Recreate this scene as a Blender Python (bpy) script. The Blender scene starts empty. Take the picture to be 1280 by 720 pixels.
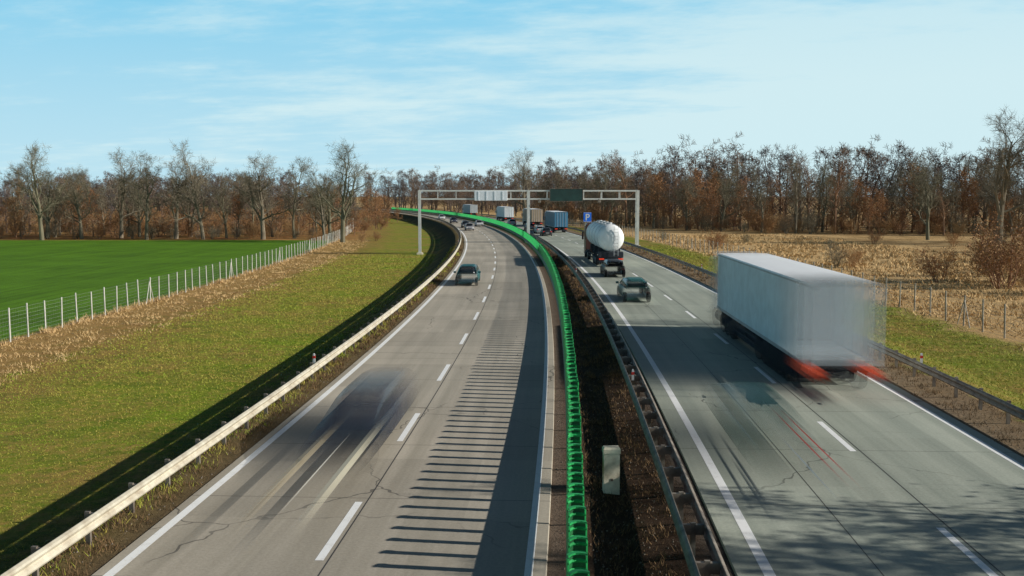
import bpy, math, random
import numpy as np
from mathutils import Vector, Matrix

R=1250.0; S0=90.0
scene=bpy.context.scene
def P(o,s,z=0.0):
    a=(s-S0)/R
    return (-R+(R+o)*math.cos(a), S0+(R+o)*math.sin(a), z)
def frange(a,b,st):
    n=max(1,int(round((b-a)/st)))
    return [a+(b-a)*i/n for i in range(n+1)]

# ------------------------------------------------------------------ materials
def newmat(name):
    m=bpy.data.materials.new(name); m.use_nodes=True
    nt=m.node_tree; b=nt.nodes['Principled BSDF']
    return m,nt,b
def N(nt,t,**kw):
    n=nt.nodes.new(t)
    for k,v in kw.items(): setattr(n,k,v)
    return n
def setin(nt,sock,val):
    if isinstance(val,bpy.types.NodeSocket): nt.links.new(val,sock)
    else: sock.default_value=val
def math_(nt,op,a,b=None,c=None,clamp=False):
    n=N(nt,'ShaderNodeMath',operation=op); n.use_clamp=clamp
    setin(nt,n.inputs[0],a)
    if b is not None: setin(nt,n.inputs[1],b)
    if c is not None: setin(nt,n.inputs[2],c)
    return n.outputs[0]
def vmath(nt,op,a,b=None):
    n=N(nt,'ShaderNodeVectorMath',operation=op)
    setin(nt,n.inputs[0],a)
    if b is not None: setin(nt,n.inputs[1],b)
    return n
def maprange(nt,v,a,b,c=0.0,d=1.0,smooth=False):
    n=N(nt,'ShaderNodeMapRange'); n.clamp=True
    if smooth: n.interpolation_type='SMOOTHSTEP'
    setin(nt,n.inputs[0],v)
    for i,x in enumerate((a,b,c,d)): setin(nt,n.inputs[1+i],x)
    return n.outputs[0]
def noise(nt,vec,scale,detail=4,rough=0.55,w=None):
    n=N(nt,'ShaderNodeTexNoise'); n.inputs['Scale'].default_value=scale
    n.inputs['Detail'].default_value=detail; n.inputs['Roughness'].default_value=rough
    if vec is not None: nt.links.new(vec,n.inputs['Vector'])
    return n.outputs['Fac']
def mix(nt,f,a,b,bt='MIX'):
    n=N(nt,'ShaderNodeMix',data_type='RGBA',blend_type=bt)
    setin(nt,n.inputs[0],f)
    for i,x in ((6,a),(7,b)):
        if isinstance(x,tuple) and len(x)==3: x=(*x,1)
        setin(nt,n.inputs[i],x)
    return n.outputs[2]
def bump(nt,b,h,strength=0.3,dist=0.05):
    n=N(nt,'ShaderNodeBump'); n.inputs['Strength'].default_value=strength; n.inputs['Distance'].default_value=dist
    nt.links.new(h,n.inputs['Height']); nt.links.new(n.outputs[0],b.inputs['Normal'])
def mat(name,c,rough=0.6,metal=0.0,var=0.25,scale=3.0,c2=None,emit=0.0,bmp=0.0,rand=False,stretch=None,detail=3):
    m,nt,b=newmat(name)
    g=N(nt,'ShaderNodeNewGeometry').outputs['Position']
    if stretch: 
        v=vmath(nt,'MULTIPLY',g,stretch).outputs[0]
    else: v=g
    n=noise(nt,v,scale,detail,0.6)
    f=maprange(nt,n,0.3,0.7)
    if c2 is None: c2=tuple(x*(1-var) for x in c); cc=tuple(min(1,x*(1+var*0.4)) for x in c)
    else: cc=c
    col=mix(nt,f,c2,cc)
    if rand:
        oi=N(nt,'ShaderNodeObjectInfo').outputs['Random']
        col=mix(nt,maprange(nt,oi,0,1,0.0,0.85),col,rand if isinstance(rand,tuple) else tuple(x*0.5 for x in c))
    nt.links.new(col,b.inputs['Base Color'])
    b.inputs['Roughness'].default_value=rough; b.inputs['Metallic'].default_value=metal
    if emit>0:
        nt.links.new(col,b.inputs['Emission Color']); b.inputs['Emission Strength'].default_value=emit
    if bmp>0: bump(nt,b,n,bmp,0.03)
    return m
def vmat(name,c,rough,metal,half,d,A=1.0,emit=0.0,fixed=None,dirt=0.2):
    """vehicle paint; the body dissolves along its travel direction (long exposure)"""
    m,nt,b=newmat(name)
    tc=N(nt,'ShaderNodeTexCoord').outputs['Object']
    n=noise(nt,tc,1.5,3,0.6)
    sep=N(nt,'ShaderNodeSeparateXYZ'); nt.links.new(tc,sep.inputs[0])
    low=maprange(nt,sep.outputs[2],1.2,0.2,0.0,0.6)
    f=math_(nt,'MULTIPLY',maprange(nt,n,0.35,0.7),dirt)
    f=math_(nt,'ADD',f,math_(nt,'MULTIPLY',low,dirt))
    col=mix(nt,f,c,(0.16,0.14,0.11))
    nt.links.new(col,b.inputs['Base Color'])
    b.inputs['Roughness'].default_value=rough; b.inputs['Metallic'].default_value=metal
    if emit>0:
        b.inputs['Emission Color'].default_value=(*c,1); b.inputs['Emission Strength'].default_value=emit
    if fixed is not None:
        b.inputs['Alpha'].default_value=fixed
    elif d>1.8:
        ay=math_(nt,'ABSOLUTE',sep.outputs[1])
        al=maprange(nt,ay,half,half-d,0.0,1.0,True)
        al=math_(nt,'MULTIPLY',al,A)
        nt.links.new(al,b.inputs['Alpha'])
    return m

# ------------------------------------------------------------------ mesh builder
def link(o):
    scene.collection.objects.link(o); return o
def empty(name,loc=(0,0,0),rz=0.0):
    e=bpy.data.objects.new(name,None); e.location=loc; e.rotation_euler=(0,0,rz); e.empty_display_size=0.5
    return link(e)
class MB:
    def __init__(s): s.v=[]; s.f=[]; s.m=[]
    def add(s,vs,fs,m=0):
        k=len(s.v); s.v+= [tuple(x) for x in vs]
        for f in fs: s.f.append(tuple(i+k for i in f)); s.m.append(m)
    def box(s,x0,x1,y0,y1,z0,z1,m=0,tx=0.0,ty0=0.0,ty1=0.0,b=0.0):
        if b>0:
            s.rbox(x0,x1,y0,y1,z0,z1,m,b); return
        v=[(x0,y0,z0),(x1,y0,z0),(x1,y1,z0),(x0,y1,z0),(x0+tx,y0+ty0,z1),(x1-tx,y0+ty0,z1),(x1-tx,y1-ty1,z1),(x0+tx,y1-ty1,z1)]
        s.add(v,[(0,3,2,1),(4,5,6,7),(0,1,5,4),(1,2,6,5),(2,3,7,6),(3,0,4,7)],m)
    def rbox(s,x0,x1,y0,y1,z0,z1,m,b):
        prof=[(x0+b,z0),(x1-b,z0),(x1,z0+b),(x1,z1-b),(x1-b,z1),(x0+b,z1),(x0,z1-b),(x0,z0+b)]
        cx,cz=(x0+x1)/2,(z0+z1)/2
        fx=(x1-x0-2*b)/(x1-x0); fz=(z1-z0-2*b)/(z1-z0)
        small=[(cx+(x-cx)*fx,cz+(z-cz)*fz) for x,z in prof]
        s.loft([[(x,y0,z) for x,z in small],[(x,y0+b,z) for x,z in prof],[(x,y1-b,z) for x,z in prof],[(x,y1,z) for x,z in small]],m)
    def loft(s,rings,m=0,cap=True,closed=True):
        n=len(rings[0]); vs=[p for r in rings for p in r]; fs=[]
        for i in range(len(rings)-1):
            for j in range(n if closed else n-1):
                a=i*n+j; b2=i*n+(j+1)%n
                fs.append((a,b2,b2+n,a+n))
        if cap:
            fs.append(tuple(range(n))[::-1]); fs.append(tuple((len(rings)-1)*n+j for j in range(n)))
        s.add(vs,fs,m)
    def cyl(s,p0,p1,r,n=12,m=0,r1=None,cap=True):
        p0=Vector(p0);p1=Vector(p1); d=(p1-p0).normalized()
        u=d.orthogonal().normalized(); w=d.cross(u)
        r1=r if r1 is None else r1
        s.loft([[tuple(p+(u*math.cos(6.28318*j/n)+w*math.sin(6.28318*j/n))*rr) for j in range(n)] for p,rr in((p0,r),(p1,r1))],m,cap)
    def build(s,name,mats,parent=None,smooth=False,sy=1.0,loc=None,rz=0.0):
        me=bpy.data.meshes.new(name)
        vs=[(x,y*sy,z) for x,y,z in s.v] if sy!=1.0 else s.v
        me.from_pydata(vs,[],s.f)
        for m in mats: me.materials.append(m)
        me.polygons.foreach_set('material_index',s.m)
        if smooth: me.polygons.foreach_set('use_smooth',[True]*len(s.f))
        me.update()
        o=link(bpy.data.objects.new(name,me))
        if parent: o.parent=parent
        if loc: o.location=loc
        o.rotation_euler[2]=rz
        return o

def arcloft(name,prof,ss,material,closed=False,parent=None,smooth=False,uv=False,zoff=0):
    vs=[];fs=[];n=len(prof)
    for s in ss:
        for o,z in prof: vs.append(P(o,s,z+zoff))
    for i in range(len(ss)-1):
        for j in range(n if closed else n-1):
            a=i*n+j; b=i*n+(j+1)%n
            fs.append((a,b,b+n,a+n))
    me=bpy.data.meshes.new(name); me.from_pydata(vs,[],fs); me.materials.append(material)
    if smooth: me.polygons.foreach_set('use_smooth',[True]*len(fs))
    if uv:
        l=me.uv_layers.new(name='UVMap')
        co=[]
        for lp in me.loops:
            i=lp.vertex_index; co+= [prof[i%n][0], ss[i//n]]
        l.data.foreach_set('uv',co)
    me.update()
    o=link(bpy.data.objects.new(name,me))
    if parent:o.parent=parent
    return o

# ------------------------------------------------------------------ terrain
TP=[(-1240,-1.7),(-600,-1.7),(-200,-1.7),(-60,-1.7),(-30,-1.7),(-20,-1.72),(-12,-1.75),(-9.9,-1.7),(-7.1,0.0),(-6.5,0.06),(-5.8,-0.03),(-5.5,-0.06),
    (2.5,-0.06),(2.8,-0.03),(3.3,0.0),(4.4,-0.14),(5.4,0.0),(6.1,-0.03),(6.4,-0.06),(15.1,-0.06),(15.4,-0.03),(17.3,0.0),(18.4,-0.25),(21.5,-1.0),(30,-1.0),(60,-1.0),(200,-1.0),(800,-1.0),(3000,-1.0),(9000,-1.0)]
TO=np.array([p[0] for p in TP]); TZ=np.array([p[1] for p in TP])
def tz(o): return float(np.interp(o,TO,TZ))
def ground_z(x,y): return tz(math.hypot(x+R,y-S0)-R)

tm,nt,b=newmat('terrain_grass_soil')
pos=N(nt,'ShaderNodeNewGeometry').outputs['Position']
flat=vmath(nt,'MULTIPLY',pos,(1,1,0)).outputs[0]
dv=vmath(nt,'SUBTRACT',flat,(-R,S0,0)).outputs[0]
oo=math_(nt,'SUBTRACT',vmath(nt,'LENGTH',dv).outputs['Value'],R)
ao=math_(nt,'ABSOLUTE',oo)
amp=maprange(nt,ao,5,22,0.25,8.0)
n1=noise(nt,flat,0.35,6,0.65)
op=math_(nt,'ADD',oo,math_(nt,'MULTIPLY',math_(nt,'SUBTRACT',n1,0.5),amp))
fac=maprange(nt,op,-40,40)
cr=N(nt,'ShaderNodeValToRGB'); nt.links.new(fac,cr.inputs[0])
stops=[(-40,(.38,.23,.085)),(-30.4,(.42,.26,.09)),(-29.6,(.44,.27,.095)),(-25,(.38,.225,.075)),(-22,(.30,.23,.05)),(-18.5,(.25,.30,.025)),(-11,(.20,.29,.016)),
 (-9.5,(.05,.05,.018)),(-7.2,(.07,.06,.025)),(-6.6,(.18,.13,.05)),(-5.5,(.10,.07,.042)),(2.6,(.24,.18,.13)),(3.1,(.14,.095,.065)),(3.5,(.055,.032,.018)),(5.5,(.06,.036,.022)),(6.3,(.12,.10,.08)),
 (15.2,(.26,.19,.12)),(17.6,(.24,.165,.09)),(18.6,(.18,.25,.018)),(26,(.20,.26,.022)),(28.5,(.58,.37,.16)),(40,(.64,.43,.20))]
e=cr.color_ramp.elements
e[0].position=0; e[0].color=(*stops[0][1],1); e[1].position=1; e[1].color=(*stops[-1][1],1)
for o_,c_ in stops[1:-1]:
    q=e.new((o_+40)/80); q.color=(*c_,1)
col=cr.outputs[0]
np1=noise(nt,flat,0.12,6,0.7); np2=noise(nt,flat,2.2,6,0.75); np3=noise(nt,flat,9,5,0.8)
green=math_(nt,'MULTIPLY',maprange(nt,op,-29,-24,0,1),maprange(nt,op,-8,-10,0,1))
green2=math_(nt,'MULTIPLY',maprange(nt,op,18,19,0,1),maprange(nt,op,27,26,0,1))
gm=math_(nt,'ADD',green,green2,clamp=True)
pm=math_(nt,'MULTIPLY',maprange(nt,math_(nt,'ADD',math_(nt,'MULTIPLY',np1,0.5),math_(nt,'MULTIPLY',np2,0.5)),0.43,0.58),gm)
col=mix(nt,math_(nt,'MULTIPLY',pm,0.85),col,(.38,.23,.07))
dk=math_(nt,'MULTIPLY',maprange(nt,noise(nt,vmath(nt,'ADD',flat,(31,17,0)).outputs[0],.5,6,.7),.48,.62),gm)
col=mix(nt,math_(nt,'MULTIPLY',dk,0.5),col,(.09,.16,.012))
crop=maprange(nt,oo,-29.9,-30.7)
rows=noise(nt,vmath(nt,'MULTIPLY',flat,(1.6,.02,1)).outputs[0],1.5,3,.6)
cropf=math_(nt,'ADD',math_(nt,'MULTIPLY',rows,.35),math_(nt,'ADD',math_(nt,'MULTIPLY',np1,.35),math_(nt,'MULTIPLY',np2,.3)))
cropc=mix(nt,maprange(nt,cropf,.42,.60),(.135,.29,.018),(.07,.15,.012))
col=mix(nt,crop,col,cropc)
sep=N(nt,'ShaderNodeSeparateXYZ'); nt.links.new(flat,sep.inputs[0])
yy=math_(nt,'ADD',sep.outputs[1],math_(nt,'MULTIPLY',math_(nt,'SUBTRACT',n1,0.5),6.0))
lf=math_(nt,'MULTIPLY',maprange(nt,yy,195,199),maprange(nt,oo,-24,-28))
col=mix(nt,lf,col,mix(nt,maprange(nt,np1,.35,.6),(.46,.20,.07),(.28,.18,.06)))
rf=math_(nt,'MULTIPLY',maprange(nt,oo,34,50),maprange(nt,np1,.42,.60))
col=mix(nt,math_(nt,'MULTIPLY',rf,0.8),col,(.28,.165,.06))
vv=math_(nt,'ADD',math_(nt,'MULTIPLY',np2,0.5),math_(nt,'MULTIPLY',np3,0.5))
col=mix(nt,1.0,col,mix(nt,maprange(nt,vv,0.3,0.7),(.40,.40,.40),(1.38,1.38,1.38)),'MULTIPLY')
nt.links.new(col,b.inputs['Base Color']); b.inputs['Roughness'].default_value=0.95; b.inputs['Specular IOR Level'].default_value=0.1
bump(nt,b,vv,0.7,0.2)
ss=frange(-150,700,5)+frange(730,90+R*3.05,45)
ss=frange(-1200,-160,45)+ss
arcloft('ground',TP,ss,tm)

# ------------------------------------------------------------------ road
def roadmat(name,c1,c2,seed):
    m,nt,b=newmat(name)
    uv=N(nt,'ShaderNodeUVMap').outputs[0]
    sp=N(nt,'ShaderNodeSeparateXYZ'); nt.links.new(uv,sp.inputs[0])
    uvs=vmath(nt,'ADD',uv,(seed,seed*3,0)).outputs[0]
    big=noise(nt,uvs,0.12,5,0.6)
    fine=noise(nt,uvs,14,4,0.8)
    st=vmath(nt,'MULTIPLY',uvs,(1.1,0.03,1)).outputs[0]
    streak=noise(nt,st,1.3,6,0.65)
    col=mix(nt,maprange(nt,streak,.35,.65),c1,c2)
    col=mix(nt,math_(nt,'MULTIPLY',maprange(nt,big,.42,.68),0.35),col,tuple(x*.62 for x in c1))
    vo=N(nt,'ShaderNodeTexWhiteNoise',noise_dimensions='2D')
    sl=vmath(nt,'FLOOR',vmath(nt,'MULTIPLY',uvs,(0.26,0.2,0)).outputs[0]).outputs[0]
    nt.links.new(sl,vo.inputs['Vector'])
    col=mix(nt,1.0,col,mix(nt,vo.outputs['Value'],(.86,.86,.86),(1.06,1.06,1.06)),'MULTIPLY')
    fr=math_(nt,'FRACT',math_(nt,'MULTIPLY',math_(nt,'ADD',sp.outputs[1],100.0),0.2))
    jt=math_(nt,'LESS_THAN',math_(nt,'ABSOLUTE',math_(nt,'SUBTRACT',fr,0.5)),0.0032)
    vr=N(nt,'ShaderNodeTexVoronoi',feature='DISTANCE_TO_EDGE'); vr.inputs['Scale'].default_value=0.16
    wob=N(nt,'ShaderNodeTexNoise'); wob.inputs['Scale'].default_value=1.2; nt.links.new(uvs,wob.inputs['Vector'])
    nt.links.new(vmath(nt,'ADD',uvs,vmath(nt,'MULTIPLY',wob.outputs['Color'],(0.9,0.9,0)).outputs[0]).outputs[0],vr.inputs['Vector'])
    ck=math_(nt,'MULTIPLY',math_(nt,'LESS_THAN',vr.outputs['Distance'],0.0035),maprange(nt,big,.45,.55))
    col=mix(nt,math_(nt,'MULTIPLY',math_(nt,'ADD',jt,ck,clamp=True),0.62),col,(.035,.033,.03))
    col=mix(nt,1.0,col,mix(nt,maprange(nt,fine,.25,.75),(.78,.78,.78),(1.16,1.16,1.16)),'MULTIPLY')
    nt.links.new(col,b.inputs['Base Color'])
    nt.links.new(maprange(nt,streak,.3,.7,.62,.8),b.inputs['Roughness'])
    b.inputs['Specular IOR Level'].default_value=0.3
    bump(nt,b,fine,0.25,0.01)
    return m
rs=frange(-60,900,3)
mL=roadmat('concrete_pavement_west',(.40,.35,.27),(.54,.475,.38),3)
mR=roadmat('concrete_pavement_east',(.32,.345,.28),(.45,.47,.385),17)
arcloft('motorway_road',[(-5.75,-.1),(-5.7,0),(-1.72,0.0),(-1.66,0.0),(2.7,0),(2.75,-.1)],rs,mL,uv=True)
arcloft('motorway_road',[(6.2,-.1),(6.25,0),(10.9,0.0),(10.96,0.0),(15.35,0),(15.4,-.1)],rs,mR,uv=True)
seal=mat('joint_sealant',(.06,.055,.05),.7)
m,nt,b=newmat('road_paint'); g=N(nt,'ShaderNodeNewGeometry').outputs['Position']
w=noise(nt,g,3.5,6,.75); w2=noise(nt,g,30,3,.7)
f=maprange(nt,math_(nt,'ADD',math_(nt,'MULTIPLY',w,.6),math_(nt,'MULTIPLY',w2,.4)),.52,.68)
nt.links.new(mix(nt,math_(nt,'MULTIPLY',f,.6),(.93,.92,.89),(.50,.45,.37)),b.inputs['Base Color']); b.inputs['Roughness'].default_value=.6
paint=m
marks=empty('road_markings')
def line(o,w,s0,s1,mm=paint,z=.004,nm='line'):
    arcloft(nm,[(o-w/2,z),(o+w/2,z)],frange(s0,s1,3),mm,parent=marks)
line(-5.38,.20,-60,900); line(2.38,.16,-60,900); line(6.85,.22,-60,900); line(14.9,.2,-60,900)
line(-1.50,.03,-60,400,seal,.003,'seam'); line(11.18,.03,-60,400,seal,.003,'seam'); line(8.95,.02,-60,300,seal,.003,'seam')
for k in range(-3,80):
    line(-1.68,.17,18.5+9.4*k,18.5+9.4*k+3.7,nm='dash')
    line(10.98,.17,27.4+9.9*k,27.4+9.9*k+3.6,nm='dash')

# ------------------------------------------------------------------ guard rails
galv=mat('galvanised_steel',(.70,.64,.50),.5,.15,c2=(.44,.37,.27),scale=2.5)
galvd=mat('weathered_steel',(.34,.29,.23),.6,.3,c2=(.13,.10,.08),scale=2.5)
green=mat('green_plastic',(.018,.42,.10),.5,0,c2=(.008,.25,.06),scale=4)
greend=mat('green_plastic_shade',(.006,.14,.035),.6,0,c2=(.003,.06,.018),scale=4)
red=mat('red_reflector',(.6,.03,.02),.4,var=.1); white=mat('white_plastic',(.75,.75,.72),.4,var=.15)
def wbeam(o,side,z0,z1,t=.015):
    h=z1-z0; pts=[(0,0),(.05,.10),(.07,.22),(.045,.36),(.0,.5),(.045,.64),(.07,.78),(.05,.90),(0,1)]
    a=[(o+side*x,z0+h*y) for x,y in pts]; b_=[(o+side*(x-t),z0+h*y) for x,y in pts[::-1]]
    return a+b_
def guardrail(name,o,side,beam_mat,post_mat,sa,sb,zt=.75,zb=.43,step=2.0,second=False):
    e=empty(name)
    arcloft('w_beam',wbeam(o,side,zb,zt),frange(sa,sb,2),beam_mat,closed=True,parent=e)
    if second: arcloft('rear_beam',wbeam(o-side*.46,-side,zb,zt),frange(sa,sb,2),beam_mat,closed=True,parent=e)
    mb=MB(); s=sa+1
    while s<sb:
        a=(s-S0)/R; c,sn=math.cos(a),math.sin(a)
        def bx(oc,wo,ws,z0,z1):
            p=P(oc,s); v=[]
            for z in(z0,z1):
                for dx,dy in((-wo,-ws),(wo,-ws),(wo,ws),(-wo,ws)): v.append((p[0]+dx*c-dy*sn,p[1]+dx*sn+dy*c,z))
            mb.add(v,[(0,3,2,1),(4,5,6,7),(0,1,5,4),(1,2,6,5),(2,3,7,6),(3,0,4,7)])
        bx(o-side*.23,.05,.035,-.15,zt-.03)
        bx(o-side*.10,.085,.05,zb+.06,zt-.06)
        if second: bx(o-side*.36,.085,.05,zb+.06,zt-.06)
        s+=step
    mb.build('posts',[post_mat],e)
    return e
guardrail('guard_rail',-6.25,1,galv,galvd,-20,600)
guardrail('guard_rail',5.75,1,galvd,galvd,-20,600,second=True)
guardrail('guard_rail',16.5,-1,galvd,galvd,-20,600)
gf=empty('green_anti_glare_fence')
GE=480
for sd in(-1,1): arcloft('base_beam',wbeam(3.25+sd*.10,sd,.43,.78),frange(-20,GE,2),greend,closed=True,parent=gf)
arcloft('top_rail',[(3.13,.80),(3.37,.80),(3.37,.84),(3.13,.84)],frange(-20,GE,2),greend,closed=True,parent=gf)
mb=MB(); s=-18.0; rnd=random.Random(5); gi=0
while s<GE:
    a=(s-S0)/R; tilt=rnd.uniform(-.02,.02); ang=a+math.radians(20)+rnd.uniform(-.05,.05)
    p=P(3.25+rnd.uniform(-.01,.01),s)
    n=7; wd=.14; hgt=1.72+rnd.uniform(-.02,.02)
    def tr(lx,ly,z): return (p[0]+lx*math.cos(ang)-ly*math.sin(ang)+tilt*(z-.8),p[1]+lx*math.sin(ang)+ly*math.cos(ang),z)
    rings=[]
    for z,wf in((.842,.95),(1.1,1),(1.45,1),(hgt-.03,1),(hgt,.92)):
        r=[]
        for j in range(n):
            t=-1+2*j/(n-1); r.append((t*wd*wf,.09*(1-t*t)))
        r+= [(x,y-.02) for x,y in r[::-1]]
        rings.append([tr(x,y,z) for x,y in r])
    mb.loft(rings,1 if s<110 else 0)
    if s<110:
        z=.92
        while z<hgt:
            zz=[(z,-.012),(z+.035,-.045),(z+.06,-.012)]
            rg=[]
            for t in(-1.04,-.5,0,.5,1.04):
                base=.09*(1-min(1,t*t)); rg.append([tr(t*wd,base+yo-.010,zq) for zq,yo in zz])
            mb.loft(rg,0); z+=.135
        rg=[]
        for t in(-1.08,-.5,0,.5,1.08):
            base=.09*(1-min(1,t*t)); rg.append([tr(t*wd,base+yo,zq) for zq,yo in((hgt+.002,-.05),(hgt+.03,-.05),(hgt+.03,.03),(hgt+.002,.03))])
        mb.loft(rg,0)
        for sd in(-1,1):
            v=[tr(sd*wd*1.05+dx,dy,zq) for zq in(.85,hgt-.02) for dx,dy in((-.014,-.03),(.014,-.03),(.014,.03),(-.014,.03))]
            mb.add(v,[(0,3,2,1),(4,5,6,7),(0,1,5,4),(1,2,6,5),(2,3,7,6),(3,0,4,7)],0)
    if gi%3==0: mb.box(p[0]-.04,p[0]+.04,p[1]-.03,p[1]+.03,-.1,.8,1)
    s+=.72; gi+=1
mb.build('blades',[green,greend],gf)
def delin(o,s,zb=.6):
    x,y,_=P(o,s); e=empty('delineator_post',(x,y,0),(s-S0)/R); mb=MB()
    mb.box(-.045,.045,-.03,.03,zb,.95,0,tx=.01); mb.box(-.05,.05,-.034,.034,.80,.90,1); mb.box(-.04,.04,-.025,.025,.951,.99,0,tx=.02)
    mb.build('body',[white,red],e)
for o,s in((-6.5,37.5),(-6.5,137),(5.45,34.5),(5.45,84),(16.8,38.5),(16.8,88)): delin(o,s)
x,y,_=P(4.15,23.6); e=empty('concrete_marker_post',(x,y,-.14),.05); mb=MB()
cm=mat('weathered_concrete',(.85,.77,.58),.85,c2=(.55,.47,.34),scale=6,bmp=.3)
mb.loft([[(sx*a_,sy*b_,z) for sx,sy in((-1,-1),(1,-1),(1,1),(-1,1))] for a_,b_,z in((.19,.12,-.1),(.19,.12,.98),(.175,.105,1.0))],0)
mb.loft([[(sx*a_,sy*b_,z) for sx,sy in((-1,-1),(1,-1),(1,1),(-1,1))] for a_,b_,z in((.20,.13,1.003),(.205,.135,1.03),(.205,.135,1.12),(.18,.11,1.16))],0)
mb.box(-.03,.03,-.128,-.118,.35,.41,1)
mb.build('pillar',[cm,galvd],e)

# ------------------------------------------------------------------ wire fences
fp=mat('fence_post_steel',(.72,.69,.60),.6,.05,c2=(.50,.47,.40)); wire=mat('fence_wire',(.36,.35,.33),.5,.5)
def wirefence(name,o,zb,sa,sb,step,h,pm):
    e=empty(name); mb=MB(); s=sa; r=random.Random(int(abs(o)*7)); i=0
    while s<sb:
        x,y,_=P(o+r.uniform(-.05,.05),s); l=r.uniform(-.05,.05)
        mb.cyl((x,y,zb-.2),(x+l,y+r.uniform(-.04,.04),zb+h+r.uniform(-.08,.06)),.05,6)
        if i%11==5: 
            mb.cyl((x,y+.9,zb-.1),(x,y,zb+h*.85),.035,5); mb.cyl((x,y-.9,zb-.1),(x,y,zb+h*.85),.035,5)
        s+=step; i+=1
    mb.build('posts',[pm],e)
    for k in range(9):
        z=zb+.1+k*(h-.2)/8
        arcloft('wire',[(o-.004,z),(o+.004,z),(o,z+.008)],frange(sa,sb,4),wire,closed=True,parent=e)
    mb=MB(); s=sa
    while s<min(sb,130):
        x,y,_=P(o,s); mb.add([(x,y-.003,zb+.1),(x,y+.003,zb+.1),(x,y+.003,zb+h-.1),(x,y-.003,zb+h-.1)],[(0,1,2,3)]); s+=.3
    mb.build('mesh_wires',[wire],e)
wirefence('wire_fence',-29.6,-1.7,20,330,2.25,2.05,fp)
wirefence('wire_fence',28.2,-1.0,20,330,2.6,1.9,mat('weathered_post',(.50,.44,.35),.8,0,c2=(.26,.23,.18)))

# ------------------------------------------------------------------ gantry
gm_=mat('gantry_steel',(.78,.76,.70),.45,.1,c2=(.62,.60,.55),scale=1.2)
dark=mat('dark_sign_panel',(.018,.055,.045),.35,var=.4,scale=.8); back=mat('sign_back_aluminium',(.88,.90,.92),.4,.1,var=.1)
gs=150; a=(gs-S0)/R; x,y,_=P(0,gs); ge=empty('overhead_sign_gantry',(x,y,0),a); mb=MB()
oL,oM,oR=-12.4,3.9,20.4
for oc,zb in((oL,-1.75),(oM,-.1),(oR,-.7)):
    for dy in(-.5,.5):
        mb.box(oc-.2,oc+.2,dy-.13,dy+.13,zb,7.85,0)
    for z in frange(max(zb,0)+.8,7.0,1.55): mb.cyl((oc,-.4,z),(oc,.4,z+.9),.05,6)
    mb.box(oc-.45,oc+.45,-.85,.85,zb-.2,zb+.25,2)
for z in(6.55,7.78):
    for dy in(-.5,.5): mb.box(oL+.201,oM-.201,dy-.11,dy+.11,z-.11,z+.11); mb.box(oM+.201,oR-.201,dy-.11,dy+.11,z-.11,z+.11)
xs=frange(oL,oR,2.7)
for i,xx in enumerate(xs[1:-1]):
    for dy in(-.5,.5): mb.box(xx-.05,xx+.05,dy-.05,dy+.05,6.661,7.669)
    mb.box(xx-.04,xx+.04,-.38,.38,6.5,6.58); mb.box(xx-.04,xx+.04,-.38,.38,7.72,7.8)
    mb.cyl((xx,-.4,6.55),(xs[i+2] if i+2<len(xs) else xx,.4,6.55),.03,5)
mb.build('frame',[gm_,gm_,cm],ge)
mb=MB(); mb.box(7.1,12.0,-.85,-.62,6.25,8.05,0,b=.04); mb.build('message_panel',[dark],ge)
mb=MB()
for z0,z1 in((6.2,6.25),(8.05,8.1)): mb.box(7.05,12.05,-.88,-.6,z0,z1)
for xx in(7.05,12.0): mb.box(xx,xx+.05,-.88,-.6,6.251,8.049)
for xx in(8,9.5,11): mb.box(xx-.05,xx+.05,-.6,-.5,6.3,8)
mb.build('panel_frame',[galvd],ge)
mb=MB(); mb.box(-4.2,.7,-.85,-.65,6.3,7.75,0,b=.04)
for xx in(-3.6,-2.4,-1.2,0): mb.box(xx-.04,xx+.04,-.90,-.852,6.35,7.7,0)
mb.build('message_panel_back',[back],ge)
mb=MB()
for xx in(5.5,14.5): mb.box(xx-.2,xx+.2,-.9,-.64,6.0,6.35,0,b=.03); mb.box(xx-.03,xx+.03,-.64,-.62,6.2,6.6)
mb.build('sensor_boxes',[galvd],ge)
x,y,_=P(18.2,188); e=empty('parking_sign',(x,y,-.3),(188-S0)/R); mb=MB()
blue=mat('sign_blue',(.01,.16,.80),.4,var=.1)
mb.cyl((-.45,0.06,-.2),(-.45,0.06,4.1),.05,8,1); mb.cyl((.45,0.06,-.2),(.45,0.06,4.1),.05,8,1)
mb.box(-.75,.75,-.03,.0,2.4,4.2,0,b=.008); mb.box(-.70,.70,-.036,-.031,2.45,2.50,2); mb.box(-.70,.70,-.036,-.031,4.1,4.15,2)
mb.build('board',[blue,galv,white],e)
tc=bpy.data.curves.new('letter_p','FONT'); tc.body='P'; tc.size=1.7; tc.align_x='CENTER'; tc.extrude=.004; tc.offset=.02
to=link(bpy.data.objects.new('letter_p',tc)); tc.materials.append(white); to.parent=e; to.location=(0,-.045,2.72); to.rotation_euler=(math.pi/2,0,0)

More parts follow.
